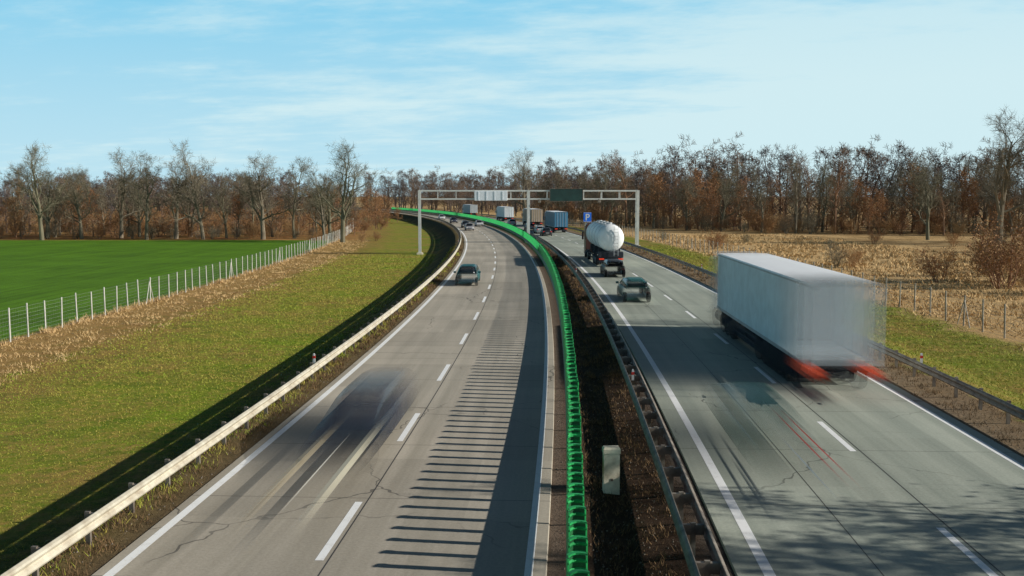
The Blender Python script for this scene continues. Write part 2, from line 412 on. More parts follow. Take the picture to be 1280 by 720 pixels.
# ------------------------------------------------------------------ vehicles
def place(name,o,s,dirn):
    x,y,_=P(o,s); a=(s-S0)/R
    return empty(name,(x,y,0.005),a if dirn>0 else a+math.pi)
def wheel(mb,x,y,r,w,mt=0,mr=1,simple=False):
    sgn=1 if x>0 else -1
    n=18
    def ring(rr,xx): return [(xx,y+rr*math.cos(6.28318*j/n),r+rr*math.sin(6.28318*j/n)) for j in range(n)]
    if simple:
        mb.loft([ring(r,x-sgn*w),ring(r,x-sgn*w*.12),ring(r*.9,x),ring(r*.05,x)],mt,cap=False); return
    mb.loft([ring(r*.8,x-sgn*w),ring(r,x-sgn*w*.85),ring(r,x-sgn*w*.12),ring(r*.9,x),ring(r*.66,x)],mt,cap=True)
    mb.loft([ring(r*.62,x+sgn*.004),ring(r*.5,x-sgn*.01),ring(r*.18,x+sgn*.012)],mr,cap=True)
def car(name,o,s,dirn,c,d=1.5,A=.9,estate=False,trail=None,shade=False,wa=None):
    L=4.4; f=(L+d)/L; half=(L+d)/2
    if wa is None: wa=A
    e=place(name,o,s,dirn)
    pa=vmat(name+'_paint',c,.5,.0,half,d,A,dirt=.06); gl=vmat(name+'_glass',(.010,.015,.020) if not shade else c,.25,0,half,d,A*(.75 if shade else 1),dirt=.03)
    rp=pa if not shade else vmat(name+'_roof_paint',c,.5,.0,half,d,A*.4,dirt=.06)
    ty=vmat(name+'_tyre',(.015,.015,.018),.8,0,half,d,wa,dirt=.05); rm=vmat(name+'_rim',(.3,.3,.3),.45,.4,half,d,wa)
    rd=vmat(name+'_tail_lamp',(.6,.02,.015),.3,0,half,d,A,emit=.3,dirt=0); hl=vmat(name+'_head_lamp',(.75,.75,.65),.25,0,half,d,A,emit=.2,dirt=0)
    def B(mb,nm,mats,smooth=False):
        mb.build(nm,mats,e,smooth=smooth,sy=f)
    mb=MB(); rings=[]
    for y,hw,z0,z1 in((-2.2,.66,.38,.78),(-2.14,.80,.28,.92),(-1.95,.86,.22,.98),(-1.3,.89,.2,.97),(0,.90,.2,.93),(.95,.89,.2,.92),(1.5,.87,.21,.84),(1.95,.81,.24,.74),(2.13,.72,.28,.66),(2.2,.60,.33,.58)):
        r=[(hw*.88,z0),(hw*.98,z0+.1),(hw,z0+.28),(hw*.985,z0+(z1-z0)*.75),(hw*.92,z1-.03),(hw*.78,z1)]
        rings.append([(x,y,z) for x,z in r]+[(-x,y,z) for x,z in r[::-1]])
    mb.loft(rings,0,cap=not shade)
    B(mb,'body',[pa],True)
    rb=-1.95 if estate else -1.75
    mb=MB()
    st=((rb-.12,.70,.0),(rb+.25 if not estate else rb+.1,.70,.40),(-.9,.74,.52),(0.1,.74,.53),(.45,.73,.47),(1.18,.70,.0))
    rings=[]
    for y,hw,h in st:
        r=[(hw+.04,.9),(hw+.04-(h*.12),.9+h*.5),(hw+.04-h*.30,.9+h*.96),(hw*.55,.9+h+.0)]
        rings.append([(x,y,z) for x,z in r]+[(-x,y,z) for x,z in r[::-1]])
    if shade: mb.loft([[p for p in r] for r in rings],0,cap=False,closed=False)
    else: mb.loft(rings)
    B(mb,'greenhouse',[gl],True)
    mb=MB(); rings=[]
    for y,hw,z in((rb+.18,.50,1.33 if not estate else 1.34),(-.9,.58,1.435),(.1,.58,1.445),(.42,.54,1.395)):
        rings.append([(hw,y,z-.04),(hw*.7,y,z+.012),(-hw*.7,y,z+.012),(-hw,y,z-.04)])
    mb.loft(rings,0,cap=False,closed=False)
    if not shade:
        for sx in(-1,1):
            for (y0,z0_),(y1,z1_) in(((1.15,.93),(.42,1.37)),((0.0,.93),(-.05,1.40)),((rb+.1,.95),(rb+.35,1.33))):
                mb.cyl((sx*.765,y0,z0_),(sx*.60,y1,z1_),.03,6)
            mb.box(sx*.98-.1,sx*.98+.1,.75,.9,.93,1.07,b=.02)
    B(mb,'roof_and_pillars',[rp])
    mb=MB()
    for x in(-.88,.88):
        for y in(-1.32,1.36): wheel(mb,x*1.01,y,.33,.22,simple=shade)
    B(mb,'wheels',[ty,rm])
    if not shade:
        mb=MB()
        for sx in(-1,1):
            mb.box(sx*.62-.16,sx*.62+.16,-2.19,-2.05,.70,.86,0,b=.02); mb.box(sx*.58-.15,sx*.58+.15,2.0,2.19,.54,.66,1,b=.02)
        mb.box(-.28,.28,-2.23,-2.2,.5,.61,2); mb.box(-.35,.35,2.17,2.215,.34,.46,3)
        B(mb,'lamps_and_plate',[rd,hl,vmat(name+'_plate',(.6,.6,.6),.4,0,half,d,A),ty])
    if trail:
        for (tx,tzv,w,h,y0,y1,cc,al,em) in trail:
            ob=MB(); hl_=(y1-y0)/2
            ob.add([(-w/2,-hl_,-h/2),(0,-hl_,h/2),(w/2,-hl_,-h/2),(-w/2,hl_,-h/2),(0,hl_,h/2),(w/2,hl_,-h/2)],[(0,1,4,3),(1,2,5,4)])
            mm=vmat(name+'_lamp_trail',cc,.6,0,hl_,hl_*.95,al,emit=em,dirt=0)
            q=ob.build('lamp_trail',[mm],e); q.location=(tx,(y0+y1)/2,tzv)
    return e
def truck(name,o,s_rear,dirn,boxc,cabc,d=1.0,A=1,kind='box',L=16.5,tail=False,doors=(.6,.62,.62)):  # doors: rear colour, raised to paint in light on the rear face
    f=(L+d)/L; half=(L+d)/2
    e=place(name,o,s_rear+half if dirn>0 else s_rear-half,dirn)
    V=lambda n,c,r=.5,m=0,em=0,dirt=.2,fx=None,AA=None: vmat(name+'_'+n,c,r,m,half,d,A if AA is None else AA,em,fx,dirt)
    wa=.42 if tail else 1
    bx=V('body',boxc,.5); rf=V('roof',(.92,.92,.92),.5,dirt=.05); fr=V('frame',(.02,.025,.035),.8,dirt=.05,AA=.6 if tail else 1); ty=V('tyre',(.015,.018,.025),.85,dirt=.05,AA=wa); rm=V('rim',(.25,.25,.27),.5,.3,AA=wa)
    cb=V('cab',cabc,.3); gl=V('glass',(.01,.015,.02),.08,dirt=.03); rd=V('tail_lamp',(.7,.04,.01),.4,0,.5,0); al=V('trim',(.45,.46,.47),.5,.3)
    r0=-L/2; t1=r0+13.6
    if kind=='box':
        mb=MB()
        mb.add([(-1.27,r0,1.15),(-1.27,t1,1.15),(-1.27,t1,3.93),(-1.27,r0,3.93)],[(0,1,2,3)]); mb.add([(1.27,r0,1.15),(1.27,t1,1.15),(1.27,t1,3.93),(1.27,r0,3.93)],[(3,2,1,0)])
        mb.add([(-1.27,t1,1.15),(1.27,t1,1.15),(1.27,t1,3.93),(-1.27,t1,3.93)],[(0,1,2,3)])
        mb.add([(-1.27,r0,1.15),(1.27,r0,1.15),(1.27,t1,1.15),(-1.27,t1,1.15)],[(0,1,2,3)])
        mb.build('trailer_body',[bx],e,sy=f)
        mb=MB(); rr=[]
        for y in(r0,t1): rr.append([(-1.275,y,3.931),(-1.25,y,3.99),(-.6,y,4.01),(.6,y,4.01),(1.25,y,3.99),(1.275,y,3.931)])
        mb.loft(rr,0,cap=False,closed=False); mb.build('trailer_roof',[rf],e,sy=f)
        mb=MB()
        for sx in(-1,1):
            x0,x1=sorted((sx*1.274,sx*1.29))
            mb.box(x0,x1,r0,t1,3.86,3.925); mb.box(x0,x1,r0,t1,1.07,1.2)
            if not tail:
                for k in range(1,11): 
                    yk=r0+13.6*k/11; mb.box(x0,x1-.005 if sx>0 else x1,yk-.02,yk+.02,1.21,3.85)
        mb.build('side_rails',[al],e,sy=f)
        if d>1.8:
            q=MB(); q.box(-1.22,1.22,-half+d,t1*f-.1,1.2,3.88); q.build('shadow_core',[mat('shadow_core_grey',(.55,.57,.58),.7)],e)  # opaque box added inside the fading trailer so it casts a shadow
            q=MB(); q.box(-1.1,1.1,-half+d*.5,t1*f-.4,.25,1.1); 
            q.build('underbody',[vmat(name+'_underbody',(.012,.02,.035),.9,0,half,d,.8,dirt=.03)],e)
            K=6
            dm=V('rear_doors',doors,.5,0,0,.1,.22)
            for k in range(K):
                q=MB(); yk=-half+d*(.12+k*.16)
                q.add([(-1.24,yk,1.2),(1.24,yk,1.2),(1.24,yk,3.9),(-1.24,yk,3.9)],[(0,1,2,3)])
                q.build('rear_doors',[dm],e)
        else:
            q=MB(); q.box(-1.25,1.25,r0-.02,r0+.03,1.15,3.92,0)
            for xx in(-.8,-.25,.25,.8): q.cyl((xx,r0-.05,1.2),(xx,r0-.05,3.9),.025,6,1)
            q.build('rear_doors',[V('doors',doors),al],e,sy=f)
    else:
        mb=MB(); n=24; rr=[]
        zc=2.85; ry=1.35
        for y,k in((r0+.0,.25),(r0+.08,.62),(r0+.22,.86),(r0+.45,1),(r0+6,1.0),(t1-.5,1),(t1-.2,.86),(t1-.05,.5)):
            rr.append([(1.3*k*math.cos(6.28318*j/n),y,zc+ry*k*math.sin(6.28318*j/n)) for j in range(n)])
        mb.loft(rr); mb.build('tank',[bx],e,smooth=True,sy=f)
        mb=MB()
        for k in range(5): mb.loft([[((1.32)*math.cos(6.28318*j/n),y,zc+(ry+.02)*math.sin(6.28318*j/n)) for j in range(n)] for y in(r0+1+k*2.8,r0+1.08+k*2.8)],0)
        for k in range(4): mb.cyl((0,r0+2+k*3,4.15),(0,r0+2+k*3,4.35),.3,12)
        mb.box(-.5,-.44,r0+1,t1-1,4.12,4.2); mb.box(.44,.5,r0+1,t1-1,4.12,4.2)
        for sx in(.25,.65): mb.cyl((sx,r0-.06,1.1),(sx,r0-.04,4.0),.025,6)
        for k in range(8): mb.cyl((.25,r0-.05,1.3+k*.35),(.65,r0-.05,1.3+k*.35),.018,5)
        mb.build('tank_fittings',[al],e,sy=f)
        mb=MB(); 
        for y in(r0+2,r0+6,r0+10): mb.box(-1.1,1.1,y-.15,y+.15,1.1,1.8,0)
        mb.box(-1.22,1.22,r0+.1,r0+1.0,.9,1.5,0,b=.05)
        mb.build('cradles',[fr],e,sy=f)
    mb=MB()
    for sx in(-.45,.45): mb.box(sx-.08,sx+.08,r0+.2,t1-.3,.8,1.1)
    for sx in(-1,1):
        for z in(.5,.8): mb.box(sx*1.2-.02,sx*1.2+.02,r0+6.8,r0+10.5,z,z+.12)
        for y in(r0+7,r0+8.6,r0+10.3): mb.box(sx*1.18-.03,sx*1.18+.0,y-.04,y+.04,.5,1.1)
        mb.box(sx*.95-.3,sx*.95+.3,r0+1.9,r0+1.93,.3,1.05)
        mb.box(sx*.7-.03,sx*.7+.03,r0+11.2,r0+11.35,.1,.9)
    mb.box(-1.15,1.15,r0+.1,r0+.25,.45,.62); 
    for y in(r0+3,r0+4.32,r0+5.64): mb.cyl((-1,y,.5),(1,y,.5),.09,8)
    mb.box(-.5,.5,L/2-5.8,L/2-2.4,.6,.95)
    mb.cyl((-.98,L/2-3.6,.65),(-.98,L/2-2.5,.65),.32,12); mb.cyl((.98,L/2-3.6,.65),(.98,L/2-2.5,.65),.32,12)
    mb.build('chassis',[fr],e,sy=f)
    for off_ in ((-.8,.1,1.0) if tail else (0,)):
        mb=MB()
        for sx in(-1,1):
            for y in(r0+3,r0+4.32,r0+5.64,L/2-4.9,L/2-1.35): wheel(mb,sx*1.24,y+off_,.5,.34,simple=tail)
        mb.build('wheels',[ty,rm if not tail else ty],e,sy=f)
    mb=MB(); c0=L/2-2.3; rr=[]
    for y,hw,z0,z1 in((c0,1.2,1.0,3.75),(c0+.1,1.25,.9,3.82),(L/2-.75,1.25,.45,3.72),(L/2-.3,1.24,.42,2.7),(L/2-.06,1.22,.42,1.7),(L/2,1.12,.5,1.4)):
        rr.append([(hw,y,z0),(hw,y,z1-.2),(hw-.15,y,z1),(-hw+.15,y,z1),(-hw,y,z1-.2),(-hw,y,z0)])
    mb.loft(rr); 
    mb.box(-1.1,1.1,c0+.2,L/2-.9,3.83,3.98,0,tx=.1,ty0=.0,ty1=.5)
    for sx in(-1,1): mb.box(sx*1.42-.1,sx*1.42+.1,L/2-.7,L/2-.55,2.0,2.9,0,b=.02); mb.box(min(sx*1.24,sx*1.35),max(sx*1.24,sx*1.35),L/2-.66,L/2-.6,2.8,2.86)
    mb.build('cab',[cb],e,sy=f)
    mb=MB(); mb.add([(-1.1,L/2-.11,1.9),(1.1,L/2-.11,1.9),(1.05,L/2-.36,2.75),(-1.05,L/2-.36,2.75)],[(0,1,2,3)])
    for sx in(-1,1): mb.box(min(sx*1.25,sx*1.262),max(sx*1.25,sx*1.262),L/2-1.6,L/2-.7,2.0,2.75)
    mb.build('cab_glass',[gl],e,sy=f)
    if not tail:
        mb=MB()
        for sx in(-1,1): mb.box(sx*.95-.25,sx*.95+.25,r0+.05,r0+.099,.72,.86)
        mb.build('tail_lamps',[rd],e,sy=f)
    if tail:
        for sx in(-1,1):
            for dx_,al_,hl_ in((0,.55,2.5),(-.15,.36,2.9),(.15,.36,2.2)):
                q=MB(); x0,x1=sx*.98-.17+dx_,sx*.98+.17+dx_; zt_=.09+abs(dx_)*.4
                q.add([(x0,-hl_,-zt_),(x0+.05,-hl_,zt_),(x1-.05,-hl_,zt_),(x1,-hl_,-zt_),(x0,hl_,-zt_),(x0+.05,hl_,zt_),(x1-.05,hl_,zt_),(x1,hl_,-zt_)],[(0,1,5,4),(1,2,6,5),(2,3,7,6)])
                mm=vmat(name+'_tail_streak',(.70,.10,.035),.7,0,hl_,hl_*.98,al_,emit=.14,dirt=0)
                w=q.build('tail_lamp_streak',[mm],e); w.location=(0,-half+2.2,.85)
    return e
truck('semi_trailer_truck',12.7,33.2,1,(.72,.80,.82),(.5,.52,.55),d=7.5,A=.95,tail=True,doors=(.84,.88,.90))
truck('tanker_truck',9.8,98,1,(.97,.97,.95),(.12,.05,.04),d=1.0,kind='tank')
truck('semi_trailer_truck',13.2,188,1,(.03,.14,.26),(.05,.1,.2),d=.8,doors=(.08,.26,.42))
truck('semi_trailer_truck',13.2,226,1,(.36,.22,.13),(.3,.3,.3),d=.8,doors=(.50,.36,.25))
truck('semi_trailer_truck',13.0,275,1,(.9,.9,.92),(.6,.6,.6),d=.8,doors=(.95,.95,.95))
truck('semi_trailer_truck',13.0,345,1,(.35,.4,.45),(.6,.6,.6),d=.8)
car('hatchback_car',8.5,29,1,(.0,.06,.05),d=7.5,A=.45,wa=.12,shade=True,trail=[(.55,.85,.04,.03,-8.4,1.0,(.70,.06,.05),.8,.25),(.83,.80,.04,.03,-8.4,1.0,(.70,.06,.05),.8,.25),(-.72,.82,.04,.04,-5.5,.5,(.5,.5,.45),.35,.05),(.30,.6,.035,.03,-8.5,-2,(.8,.8,.8),.6,.1)])
car('hatchback_car',8.5,68,1,(.0,.10,.09),d=3.0,A=.95)
car('estate_car',8.9,88,1,(.015,.015,.02),d=2.2,A=1,estate=True)
car('saloon_car',9.0,176,1,(.02,.02,.025),d=.8); car('saloon_car',9.0,187,1,(.5,.5,.5),d=.8); car('estate_car',9.0,206,1,(.06,.06,.07),d=.8,estate=True)
car('saloon_car',9.0,240,1,(.5,.5,.5),d=.5)
car('saloon_car',-2.75,28.6,-1,(.002,.007,.028),d=7.5,A=.78,wa=.2,shade=True,trail=[(.60,.62,.26,.03,-1.0,11.0,(.55,.45,.28),.5,.05),(-.60,.62,.26,.03,-1.0,11.0,(.72,.66,.48),.7,.08),(.1,.5,.03,.02,1,9.5,(.6,.6,.55),.4,.05)])
car('hatchback_car',-3.5,80,-1,(.0,.085,.09),d=3.0,A=.95)
car('saloon_car',-3.5,205,-1,(.3,.3,.32),d=.6); car('estate_car',-3.4,222,-1,(.05,.06,.08),d=.6,estate=True); car('saloon_car',0.4,232,-1,(.5,.5,.5),d=.6)
car('saloon_car',-3.5,262,-1,(.04,.05,.08),d=.6); car('saloon_car',-3.5,300,-1,(.6,.6,.6),d=.6)

# ------------------------------------------------------------------ trees
def tree_mesh(name,seed,h,r0,cnt,mats,leaf=0,stems=1,twig_w=.03,start=.22,spread=1.0,lsize=.09):
    rnd=random.Random(seed); V=[];F=[];MI=[]
    def prism(pts,rad,n):
        k=len(V)
        for i,p in enumerate(pts):
            d=(pts[min(i+1,len(pts)-1)]-pts[max(i-1,0)]).normalized(); u=d.orthogonal().normalized(); w=d.cross(u)
            for j in range(n):
                a=6.28318*j/n; V.append(tuple(p+(u*math.cos(a)+w*math.sin(a))*rad[i]))
        for i in range(len(pts)-1):
            for j in range(n): F.append((k+i*n+j,k+i*n+(j+1)%n,k+(i+1)*n+(j+1)%n,k+(i+1)*n+j)); MI.append(0)
    def rv(): return Vector((rnd.gauss(0,1),rnd.gauss(0,1),rnd.gauss(0,1)))
    def branch(p,d,L,r,lev):
        if lev==4:
            sd=d.cross(rv()).normalized()*twig_w*rnd.uniform(.6,1.1); k=len(V)
            mid=p+d*L*.5+rv()*.06*L; tip=mid+(d+rv()*.25+Vector((0,0,.1))).normalized()*L*.5
            V.extend([tuple(p-sd*.5),tuple(p+sd*.5),tuple(mid+sd*.4),tuple(mid-sd*.4),tuple(tip)])
            F.append((k,k+1,k+2,k+3)); MI.append(0); F.append((k+3,k+2,k+4)); MI.append(0)
            for _ in range(leaf):
                c=p+(tip-p)*rnd.random()+rv()*.08; a_=rv().normalized(); b_=a_.cross(rv()).normalized(); q=lsize*rnd.uniform(.6,1.3); k=len(V)
                V.extend([tuple(c-a_*q),tuple(c+b_*q*.6),tuple(c+a_*q),tuple(c-b_*q*.6)]); F.append((k,k+1,k+2,k+3)); MI.append(1)
            return
        ns=(8,5,4,2)[lev]; pts=[p]; dirs=[d]; q=p.copy(); dd=d.copy()
        jit=(.08,.22,.25,.25)[lev]
        for i in range(ns):
            dd=(dd+rv()*jit*(.6 if lev==0 and i<2 else 1)+Vector((0,0,(.05,.10,.06,.05)[lev]))).normalized(); q=q+dd*(L/ns); pts.append(q); dirs.append(dd)
        rad=[max(.010,r*(1-.85*i/ns)) for i in range(ns+1)]
        prism(pts,rad,(8,5,3,3)[lev])
        n=cnt[lev]; az=rnd.random()*6.28
        t0=(start,.2,.15,.1)[lev]
        for i in range(n):
            t=t0+(1-t0)*(i+rnd.random()*.8)/n; t=min(t,.995)
            fi=t*ns; i0=int(fi); pp=pts[i0].lerp(pts[i0+1],fi-i0); bd=dirs[i0+1]
            az+=2.4+rnd.uniform(-.5,.5)
            u=bd.orthogonal().normalized(); w=bd.cross(u); side=u*math.cos(az)+w*math.sin(az)
            ang=math.radians(rnd.uniform(38,68) if lev==0 else rnd.uniform(28,62))*(1-.35*t if lev==0 else 1)
            cd=(bd*math.cos(ang)+side*math.sin(ang)).normalized()
            if lev==0: cl=h*.42*spread*(1.05-.5*t)*rnd.uniform(.7,1.15)
            elif lev==1: cl=L*.48*(1.1-.5*t)*rnd.uniform(.7,1.2)
            elif lev==2: cl=L*.50*rnd.uniform(.7,1.2)
            else: cl=rnd.uniform(.5,1.1)*min(1,h/12)
            branch(pp,cd,cl,max(.012,rad[i0]*(.55 if lev==0 else .55)),lev+1)
    for k in range(stems):
        if stems==1: branch(Vector((0,0,-.3)),Vector((rnd.uniform(-.06,.06),rnd.uniform(-.06,.06),1)).normalized(),h*.86,r0,0)
        else:
            a=rnd.random()*6.28; l=rnd.uniform(.1,.65)
            branch(Vector((math.cos(a)*.3*rnd.random()*h*.4,math.sin(a)*.3*rnd.random()*h*.4,-.2)),Vector((math.cos(a)*l,math.sin(a)*l,1)).normalized(),h*rnd.uniform(.6,.95),r0,1)
    me=bpy.data.meshes.new(name); me.from_pydata(V,[],F)
    for m in mats: me.materials.append(m)
    me.polygons.foreach_set('material_index',MI); me.update()
    return me
bark=mat('bare_bark',(.26,.21,.14),.9,c2=(.12,.095,.065),scale=.4,rand=(.16,.145,.085),detail=1)
barkr=mat('reddish_bark',(.34,.20,.11),.9,c2=(.16,.10,.06),scale=.4,rand=(.25,.125,.06),detail=1)
barkf=mat('far_bark_haze',(.15,.125,.115),.95,c2=(.09,.08,.082),scale=.05,rand=(.22,.135,.08),detail=1)  # far trees greyed, distance haze painted into the bark colour
rust=mat('rust_leaves',(.50,.20,.05),.8,c2=(.28,.11,.035),scale=.5,rand=(.36,.20,.07),detail=1)
tanl=mat('dry_twigs',(.46,.30,.14),.9,c2=(.24,.155,.07),scale=.6,rand=(.38,.19,.07),detail=1)
T=[tree_mesh('bare_tree_a',1,18,.42,(13,7,5,6),[bark,rust],spread=1.0,start=.24,twig_w=.036),
   tree_mesh('bare_tree_b',2,17,.34,(14,6,5,6),[bark,rust],spread=.9,start=.28,twig_w=.036),
   tree_mesh('bare_tree_c',3,16,.40,(12,7,5,6),[bark,rust],spread=1.25,start=.2,twig_w=.036),
   tree_mesh('bare_tree_d',4,18,.34,(14,5,5,5),[barkr,rust],spread=.7,start=.35),
   tree_mesh('bare_tree_e',5,15,.45,(12,8,6,6),[bark,rust],spread=1.35,start=.22,twig_w=.036)]
TL=[tree_mesh('rust_tree_a',11,12,.22,(13,6,5,4),[barkr,rust],leaf=1,spread=.85,start=.15,lsize=.12),
    tree_mesh('rust_tree_b',12,11,.2,(12,6,5,4),[barkr,rust],leaf=1,spread=1.0,start=.12,lsize=.11)]
B=[tree_mesh('shrub_a',21,5,.05,(0,6,5,5),[tanl,rust],stems=12,twig_w=.035),
   tree_mesh('shrub_b',22,6,.06,(0,6,5,4),[barkr,rust],stems=12,leaf=1,twig_w=.035,lsize=.10),
   tree_mesh('shrub_c',23,4.5,.05,(0,6,5,5),[bark,rust],stems=12,twig_w=.03)]
F_=[tree_mesh('far_tree_a',31,18,.35,(13,6,5,3),[barkf,rust],spread=.95,twig_w=.12,start=.1),
    tree_mesh('far_tree_b',32,17,.35,(13,6,5,3),[barkf,rust],spread=1.05,twig_w=.12,start=.08)]
rnd=random.Random(77)
def inst(me,x,y,sc,parent=None,name=None,sz=None):
    o=bpy.data.objects.new(name or me.name,me); o.location=(x,y,ground_z(x,y)); 
    z=sz or sc*rnd.uniform(.9,1.12)
    o.scale=(sc,sc,z); o.rotation_euler=(0,0,rnd.random()*6.28); link(o)
    if parent:o.parent=parent
    return o
def off(x,y): return math.hypot(x+R,y-S0)-R
lw=empty('bare_woodland')
for row,(yy,st,lo,hi) in enumerate(((205,8.0,.66,1.10),(213,8.0,.60,1.0),(223,8.0,.5,.8))):
    x=-175+row*1.3
    while x<-33:
        if off(x,yy)<-26:
            me=rnd.choice([T[0],T[2],T[4],T[4],T[1]]) if rnd.random()<.93 else T[3]
            inst(me,x+rnd.uniform(-1.5,1.5),yy+rnd.uniform(-2.5,2.5),rnd.uniform(lo,hi),lw)
        x+=st*rnd.uniform(.4,1.7)
for row in range(4):
    x=-185.0
    while x<-34:
        yy=203+row*9+rnd.uniform(-2,2)
        if off(x,yy)<-26 : inst(rnd.choice(B) if rnd.random()<.80 else rnd.choice(TL),x,yy,rnd.uniform(.5,1.05)*(1 if row else .8),lw)
        x+=rnd.uniform(2.4,6.0)
for row in range(2):
    x=-200.0
    while x<-36:
        yy=240+row*14+rnd.uniform(-3,3)
        if off(x,yy)<-26: inst(rnd.choice(F_),x,yy,rnd.uniform(.38,.60),lw)
        x+=rnd.uniform(4,7)
inst(T[4],-31.8,187,1.12,name='bare_tree'); inst(T[2],-36.5,194,.8,name='bare_tree'); inst(T[4],-93,197,1.05,name='bare_tree'); inst(T[4],-50,200,1.16,name='bare_tree'); inst(T[0],-73,199,.95,name='bare_tree'); inst(T[2],-62,200,1.05,name='bare_tree')
for x,y,s in((-28.5,189,.45),(-34,188,.5),(-37,186,.4),(-26.5,194,.35)): inst(rnd.choice(B),x,y,s,name='bare_shrub')
for k in range(34):
    s=255+k*8+rnd.uniform(-3,3); x,y,_=P(rnd.uniform(-27,-13),s)
    inst(rnd.choice(B+TL[:1]),x,y,rnd.uniform(.45,.9),lw)
for k in range(22):
    s=330+k*11+rnd.uniform(-3,3); x,y,_=P(rnd.uniform(-40,-18),s)
    inst(rnd.choice(F_+T[:2]),x,y,rnd.uniform(.5,.75),lw)
rw=empty('bare_woodland')
def front(x):
    return float(np.interp(x,[8,25,40,60,90,140,220],[330,285,235,216,205,190,180]))
for row in range(5):
    x=8.0+row
    while x<215:
        yy=front(x)+row*8+rnd.uniform(-3,3)
        if off(x,yy)>24:
            rr=rnd.random()
            me=rnd.choice(T) if rr<.90 else rnd.choice(TL)
            inst(me,x,yy,rnd.uniform(.55,.96)+(.10 if row>2 else 0),rw)
        x+=rnd.uniform(4.5,9.0)*(1 if row>0 else 1.3)
for row in range(3):
    x=12.0
    while x<260:
        yy=front(x)+40+row*16+rnd.uniform(-4,4)
        if off(x,yy)>24: inst(rnd.choice(F_),x,yy,rnd.uniform(.88,1.12)+row*.10,rw)
        x+=rnd.uniform(4.0,7.0)
for row in range(4):
    x=14.0
    while x<215:
        yy=front(x)-3+row*8+rnd.uniform(-3,3)
        if off(x,yy)>23: inst(rnd.choice(B) if rnd.random()<.82 else rnd.choice(TL),x,yy,rnd.uniform(.5,1.2)*(1 if row else .85),rw)
        x+=rnd.uniform(2.4,5.0)
for (m_,x,y,s) in ((T[4],82,168,1.38),(T[0],90,162,1.05),(T[2],76,182,.95),(T[4],4.0,312,1.25),(T[3],30,262,1.1),(TL[0],36,246,1.25),(T[1],97,172,1.1)):
    inst(m_,x,y,s,name='bare_tree')
for (m_,x,y,s) in ((B[1],42.5,86,1.05),(B[0],46,88,1.0),(B[2],44.5,80,.95),(TL[1],50,92,.75),(B[1],39.5,92,.6),(B[2],36.5,112,.62),(B[0],38.0,111,.55),(B[1],30.5,150,.45),(B[2],27,178,.5),(B[0],33,158,.6),(B[0],57,120,.6),(B[2],66,135,.8),(TL[1],74,140,.6),(B[1],45.5,92,1.0),(TL[0],52,98,.7),(B[0],52,104,.8),(B[2],48,150,.4),(B[1],60,165,.45),(B[2],40,170,.4),(B[0],70,158,.6)):
    inst(m_,x,y,s,name='bare_shrub')
fw=empty('distant_forest')
for row in range(6):
    x=-300.0
    while x<120:
        yy=500+row*26+rnd.uniform(-6,6)+max(0,-x-120)*.2
        if abs(off(x,yy))>22: inst(rnd.choice(F_),x,yy,rnd.uniform(.85,1.2)*(1+row*.03),fw)
        x+=rnd.uniform(5,9)
for row in range(3):
    x=-85.0
    while x<10:
        yy=400+row*18+rnd.uniform(-8,8)
        if off(x,yy)>20: inst(rnd.choice(F_),x,yy,rnd.uniform(.6,.85),fw)
        x+=rnd.uniform(6,9)
# verge trees beside the overpass, out of frame, added to shadow the lanes
for (m_,x,y,s) in ((TL[0],25,16.5,.9),(TL[1],23,19.5,.9),(TL[1],29,15,1.1),(T[2],35,10,.95),(T[0],40,3,1.0),(TL[0],20,10,.9)):
    inst(m_,x,y,s,name='rust_leaved_tree')

# ------------------------------------------------------------------ grass
def tufts(name,n,o0,o1,s0,s1,h0,h1,w,material,seed,clump=0.0,lean=.5):
    rg=np.random.default_rng(seed)
    if clump>0:
        nc=max(1,n//14); co=rg.uniform(o0,o1,nc); cs=s0*(s1/s0)**rg.random(nc)
        idx=rg.integers(0,nc,n); o=co[idx]+rg.normal(0,clump,n); s=cs[idx]+rg.normal(0,clump,n)
    else:
        o=rg.uniform(o0,o1,n); s=s0*(s1/s0)**rg.random(n)
    a=(s-S0)/R; x=-R+(R+o)*np.cos(a); y=S0+(R+o)*np.sin(a); z=np.interp(o,TO,TZ)-.01
    sc=np.clip(s/40,.7,3.0)
    h=rg.uniform(h0,h1,n)*np.clip(sc,.8,1.2); th=rg.uniform(0,6.283,n); ww=w*sc
    dx=np.cos(th)*ww; dy=np.sin(th)*ww
    lx=rg.normal(0,lean,n)*h; ly=rg.normal(0,lean,n)*h
    V=np.empty((n,3,3)); V[:,0]=np.stack([x-dx,y-dy,z],1); V[:,1]=np.stack([x+dx,y+dy,z],1); V[:,2]=np.stack([x+lx,y+ly,z+h],1)
    me=bpy.data.meshes.new(name); me.vertices.add(n*3); me.vertices.foreach_set('co',V.ravel())
    me.loops.add(n*3); me.loops.foreach_set('vertex_index',np.arange(n*3,dtype=np.int32))
    me.polygons.add(n); me.polygons.foreach_set('loop_start',np.arange(0,n*3,3,dtype=np.int32)); me.polygons.foreach_set('loop_total',np.full(n,3,dtype=np.int32))
    me.materials.append(material); me.update(calc_edges=True); me.validate()
    return link(bpy.data.objects.new(name,me))
gg=mat('grass_blades',(.25,.37,.018),.9,c2=(.46,.33,.075),scale=.45)
gd=mat('dry_grass_blades',(.72,.50,.24),.95,c2=(.44,.28,.12),scale=.8)
gb=mat('brown_weeds',(.26,.155,.065),.95,c2=(.10,.06,.03),scale=1.5)
tufts('verge_grass',75000,-24,-9.9,16,150,.03,.08,.020,gg,1,lean=.9)
tufts('verge_grass',26000,18.2,27.5,20,160,.04,.12,.02,gg,2,lean=.8)
tufts('dry_grass',16000,-30.0,-23,30,200,.05,.16,.018,gd,3,.3,lean=.8)
tufts('dry_grass',3000,-30.0,-29.2,30,200,.15,.4,.018,gd,13,.2)
